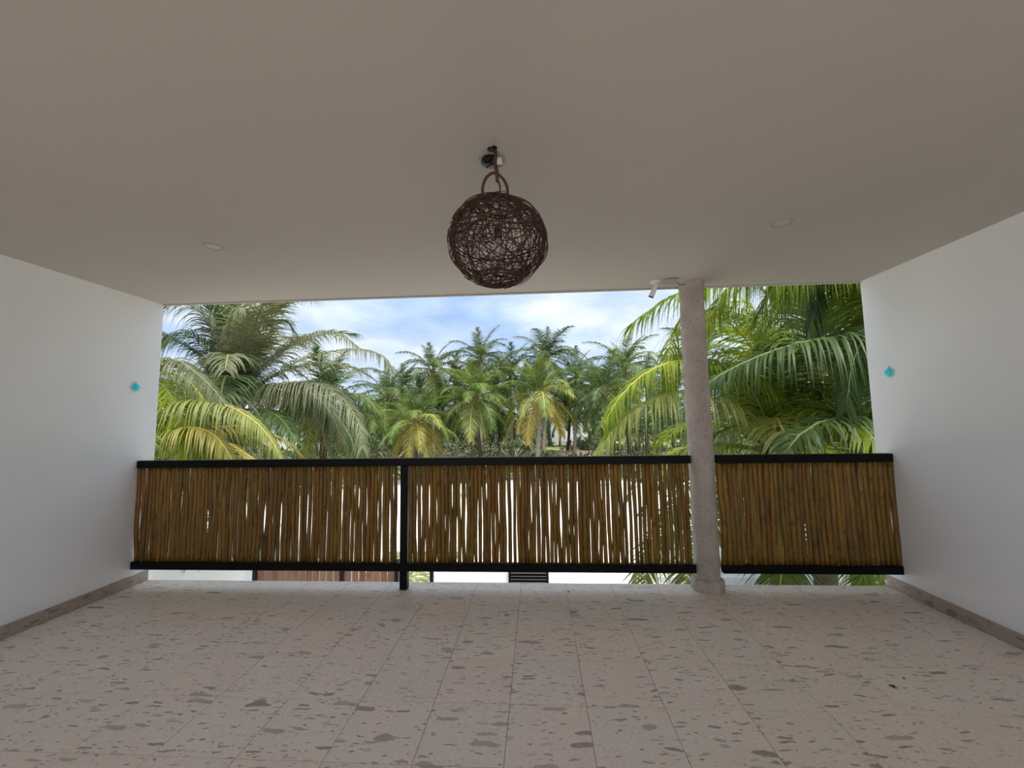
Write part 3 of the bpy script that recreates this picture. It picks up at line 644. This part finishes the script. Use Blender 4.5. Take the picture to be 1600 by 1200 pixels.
# right hand near palms
t, top = palm(at(1215, 712, 7.2), 2.9, 16, 14, 'near bright green palm arching across the column toward the centre', ('bright', 'green', 'green', 'bright', 'lime'), bark=M_barkd, r=.2, cls=(1, 2, 3, 4))
rf = [
 ([(1205, 640, 6.9), (1150, 585, 6.5), (1085, 562, 6.1), (1025, 574, 5.8), (975, 612, 5.6), (942, 665, 5.4)], .85, 'bright', 1.3, 'yellow', 60),
 ([(1195, 690, 6.8), (1140, 640, 6.3), (1070, 612, 5.9), (1015, 628, 5.6), (965, 665, 5.4), (932, 712, 5.2)], .8, 'lime', 1.2, 'pale', 60),
 ([(1210, 620, 7), (1165, 530, 6.7), (1110, 490, 6.4), (1060, 510, 6.2), (1045, 560, 6.1), (1043, 620, 6)], .8, 'bright', 1.1, 'yellow', 50),
 ([(1190, 720, 6.8), (1120, 720, 6.4), (1070, 770, 6.1), (1020, 850, 5.9), (985, 920, 5.8)], .6, 'green', .6, 'pale', 44),
 ([(1200, 740, 6.8), (1150, 770, 6.4), (1110, 850, 6.1), (1085, 930, 5.9)], .6, 'lime', .5, 'yellow', 40),
 ([(1180, 740, 6.8), (1080, 790, 6.3), (1022, 860, 6.0), (1004, 930, 5.8), (998, 1000, 5.7)], .7, 'green', .3, 'yellow', 44),
 ([(1190, 750, 6.8), (1120, 790, 6.4), (1082, 860, 6.1), (1070, 930, 5.9), (1066, 1000, 5.8)], .65, 'lime', .3, 'yellow', 40),
 ([(1225, 760, 6.7), (1225, 840, 6.3), (1218, 930, 6.0), (1216, 980, 5.9)], .75, 'green', .35, 'yellow', 44),
 ([(1240, 740, 6.9), (1300, 790, 6.6), (1345, 870, 6.3), (1360, 940, 6.1)], .7, 'green', .5, 'pale', 40),
 ([(1200, 650, 7.4), (1170, 600, 7.6), (1120, 590, 7.8), (1085, 640, 8), (1070, 700, 8)], .8, 'green', 1.2, 'pale', 46),
 ([(1225, 640, 7.3), (1245, 570, 7.2), (1290, 560, 7.1), (1330, 620, 7), (1345, 690, 7)], .85, 'green', 1.2, 'pale', 46),
 ([(1215, 610, 7.4), (1200, 520, 7.6), (1160, 470, 7.8), (1115, 500, 8), (1100, 580, 8.1)], .9, 'bright', 1.2, 'pale', 46),
]
for i, (p, ll, mt, dr, rb, n) in enumerate(rf): fr(t, p, ll, n, dr, mt, rb, seed=40+i, base=top, wid=.042, lift=.0)
m = MB(); O = Vector(t.location); m.tube([top+Vector((0, 0, -.1)), Vector(at(1222, 712, 6.9))-O, Vector(at(1226, 684, 6.8))-O], [.06, .045, .02], 8); tag(m.build('flower_spathe', M_rib['yellow'], t), 'orange yellow stalk')
for k in range(7):
    m = MB(); m.lathe([(0, -.1), (.06, -.07), (.085, 0), (.07, .06), (.03, .1), (0, .11)], 12); m.build('coconut', M_coco, t, top+Vector((.28*math.cos(k*.95), .28*math.sin(k*.95), -.12-.08*(k % 2))))

t, top = palm(at(1440, 745, 5.8), 3.0, 12, 15, 'near dark palm at the far right, its fronds hanging from above', (D, D, G, D), bark=M_barkd, r=.2, cls=(1, 2, 3, 4))
rg = [
 ([(1440, 580, 6), (1385, 445, 5.9), (1300, 405, 5.8), (1210, 412, 5.7), (1140, 450, 5.6), (1098, 515, 5.5)], 1.15, 'bright', 1.3, 'pale', 76),
 ([(1440, 560, 5.6), (1395, 425, 5.5), (1330, 398, 5.5), (1270, 412, 5.4), (1222, 462, 5.4)], 1.2, 'green', 1.3, 'pale', 66),
 ([(1430, 600, 5.7), (1400, 480, 5.6), (1330, 420, 5.5), (1240, 405, 5.3), (1140, 425, 5.1), (1050, 462, 4.9), (985, 508, 4.8)], 1.0, 'bright', 1.3, 'pale', 84),
 ([(1440, 610, 6), (1420, 450, 6), (1360, 370, 6), (1270, 345, 6), (1180, 370, 5.9), (1105, 430, 5.8), (1065, 500, 5.7)], 1.35, 'bright', 1.5, 'pale', 84),
 ([(1440, 610, 5.6), (1440, 480, 5.4), (1390, 400, 5.3), (1320, 380, 5.2), (1240, 410, 5.2), (1190, 480, 5.2)], 1.3, 'bright', 1.5, 'pale', 76),
 ([(1430, 640, 5.5), (1390, 555, 5.3), (1330, 528, 5.1), (1260, 533, 4.9), (1195, 553, 4.8), (1130, 583, 4.7), (1092, 612, 4.65)], .95, 'deep', 1.5, 'pale', 66),
 ([(1400, 715, 5.5), (1366, 690, 5.4), (1330, 658, 5.3), (1292, 632, 5.25)], .85, 'green', .15, 'yellow', 44, .04),
 ([(1450, 600, 5.4), (1430, 500, 5.1), (1370, 505, 4.9), (1335, 560, 4.8), (1322, 640, 4.75)], .8, 'deep', 1.3, 'pale', 56),
 ([(1440, 620, 6.2), (1400, 500, 6.5), (1330, 440, 6.8), (1250, 450, 7), (1190, 510, 7.2), (1165, 590, 7.3)], 1.3, 'green', 1.5, 'pale', 66),
 ([(1435, 640, 6.2), (1390, 560, 6.5), (1320, 520, 6.8), (1250, 560, 7), (1215, 640, 7.2)], .95, 'deep', 1.1, 'pale', 56),
 ([(1450, 600, 5.9), (1440, 420, 5.9), (1400, 330, 5.8), (1340, 330, 5.8), (1290, 400, 5.8), (1270, 500, 5.8)], 1.2, 'deep', 1.1, 'pale', 76),
 ([(1430, 800, 5.5), (1380, 850, 5.3), (1330, 930, 5.2)], .7, 'green', .6, 'pale', 36),
]
for i, (p, ll, mt, dr, rb, n, *q) in enumerate(rg): fr(t, p, ll, n, dr, mt, rb, seed=60+i, base=top, wid=.044, lift=.0, ribr=q[0] if q else .02)
palm(at(1265, 590, 11), 4.4, 26, 16, 'tall shaded palm closing the view behind the two near right palms', (D, D, G, D, LI), bark=M_barkd, r=.2, low=5)
palm(at(1390, 500, 13), 4.6, 24, 17, 'tall shaded palm mostly hidden behind the right wall', (D, D, D, G), bark=M_barkd, r=.2, low=5)

# ================================================================== shrubs
def shrub_mesh(seed, mat, n=1500, lf=.09):
    rr = random.Random(seed); m = MB(); vs = []; fs = []
    blobs = [(Vector((rr.uniform(-.5, .5), rr.uniform(-.5, .5), rr.uniform(.3, .8))), rr.uniform(.25, .42)) for _ in range(9)]
    for i in range(n):
        c, r = rr.choice(blobs); d = Vector((rr.gauss(0, 1), rr.gauss(0, 1), rr.gauss(0, 1))).normalized(); p = c+d*r*rr.uniform(.7, 1.05)
        if p.z < .02: continue
        a = (d+Vector((rr.gauss(0, .5), rr.gauss(0, .5), rr.gauss(0, .5)))).normalized(); b = a.orthogonal().normalized(); k = len(vs); s = lf*rr.uniform(.6, 1.3)
        vs += [p-b*s*.3, p+a*s*.5-b*s*.1, p+a*s, p+b*s*.35]; fs.append((k, k+1, k+2, k+3))
    m.add(vs, fs); return m.mesh('foliage', LEAF[mat])
def stem_mesh(seed):
    rr = random.Random(seed); m = MB()
    for k in range(7):
        a = rr.uniform(0, 6.28); m.tube([(0, 0, -.05), (.12*math.cos(a), .12*math.sin(a), .25), (.45*math.cos(a+.3), .45*math.sin(a+.3), .7)], [.03, .02, .008], 5)
    return m.mesh('stems', M_bark)
SM = [shrub_mesh(1, 'shrub'), shrub_mesh(2, 'shrub', 1300), shrub_mesh(3, 'scrub', 900, .07), shrub_mesh(4, 'scrub', 1000, .08)]; ST = [stem_mesh(1), stem_mesh(2)]
def undergrowth():
    rr = random.Random(8); m = MB(); vs = []; fs = []
    for i in range(1500):
        Y = 30+62*rr.random()**1.3; X = rr.uniform(-1.05, .62)*Y*1.15; s = rr.uniform(.35, 1.1)*(1+.012*Y)
        for j in range(26):
            a = rr.uniform(0, 6.28); e = rr.uniform(.2, 1.4); d = Vector((math.cos(a)*math.cos(e), math.sin(a)*math.cos(e), math.sin(e))); p = Vector((X, Y, GZ-.1))+d*s*rr.uniform(.1, .8); b = d.cross(UP).normalized()*s*.09; k = len(vs)
            vs += [p-b, p+b, p+d*s*.45]; fs.append((k, k+1, k+2))
    m.add(vs, fs); o = m.build('undergrowth', LEAF['scrub']); tag(o, 'low grey green undergrowth covering the ground between the grove palms', 'undergrowth', kind='stuff')
undergrowth()
def treeline():
    rr = random.Random(18); m = MB(); vs = []; fs = []
    for i in range(260):
        Y = rr.uniform(84, 120); X = rr.uniform(-1.15, .9)*Y*1.1; h = rr.uniform(3.5, 7.5)
        for j in range(150):
            d = Vector((rr.gauss(0, 1), rr.gauss(0, 1), rr.gauss(0, 1))).normalized(); p = Vector((X, Y, GZ+h*.5))+Vector((d.x*4.5, d.y*3, d.z*h*.55)); a = (d+Vector((rr.gauss(0, .6), rr.gauss(0, .6), rr.gauss(0, .6)))).normalized(); b = a.orthogonal().normalized(); k = len(vs); s_ = rr.uniform(.5, 1.1)
            vs += [p-b*s_*.35, p+b*s_*.35, p+a*s_]; fs.append((k, k+1, k+2))
    m.add(vs, fs); o = m.build('distant_trees', LEAF['shrub']); tag(o, 'low dark belt of distant trees along the horizon behind the grove', 'trees', kind='stuff')
treeline()
shr = [ (480, 26, 2.7, 0, 'rounded dark green shrub just right of the large left palm'), (435, 30, 2.4, 1, 'dark shrub half hidden behind the low yellowing palm'), (532, 28, 2.2, 1, 'dark green shrub right of the red palm trunk'),
 (575, 33, 2.2, 3, 'grey green scrub at the left foot of the golden palm'), (612, 38, 2.6, 2, 'dry grey scrub beneath the golden palm, left side'), (680, 36, 2.8, 3, 'wide grey green scrub between the golden and central palms'),
 (715, 40, 2.8, 2, 'dry scrub just left of the central palm trunk'), (765, 38, 2.6, 3, 'grey green scrub just right of the central palm trunk'), (800, 41, 2.5, 2, 'dry low scrub between central and right front palms'),
 (828, 37, 1.7, 1, 'small dark shrub left of the right front palm trunk'), (918, 55, 2.6, 1, 'green bush beyond the bare earth bank'), (950, 44, 2.4, 3, 'low scrub under the dark bushy palm'), (640, 48, 3.2, 1, 'dark bush far behind the golden palm trunk'),
 (740, 56, 3.4, 1, 'dark bush far behind the central palm'), (560, 50, 3.4, 1, 'dark bush far back at the left end of the grove'), (1150, 20, 2.2, 1, 'dark shrub behind the railing right of the column'), (1320, 18, 2.4, 0, 'dark shrub behind the railing at far right'), (300, 16, 1.9, 1, 'dark shrub low behind the left end of the railing')]
for i, (px, Y, s, v, lab) in enumerate(shr):
    p = at(px, 700, Y); t = empty('shrub', (p.x, p.y, GZ), lab, 'shrub', 'shrubs under the palms')
    t.rotation_euler.z = i*1.3; link('foliage', SM[v], t, None, None, (s*1.05, s*1.05, s)); link('stems', ST[i % 2], t, None, None, (s,)*3)
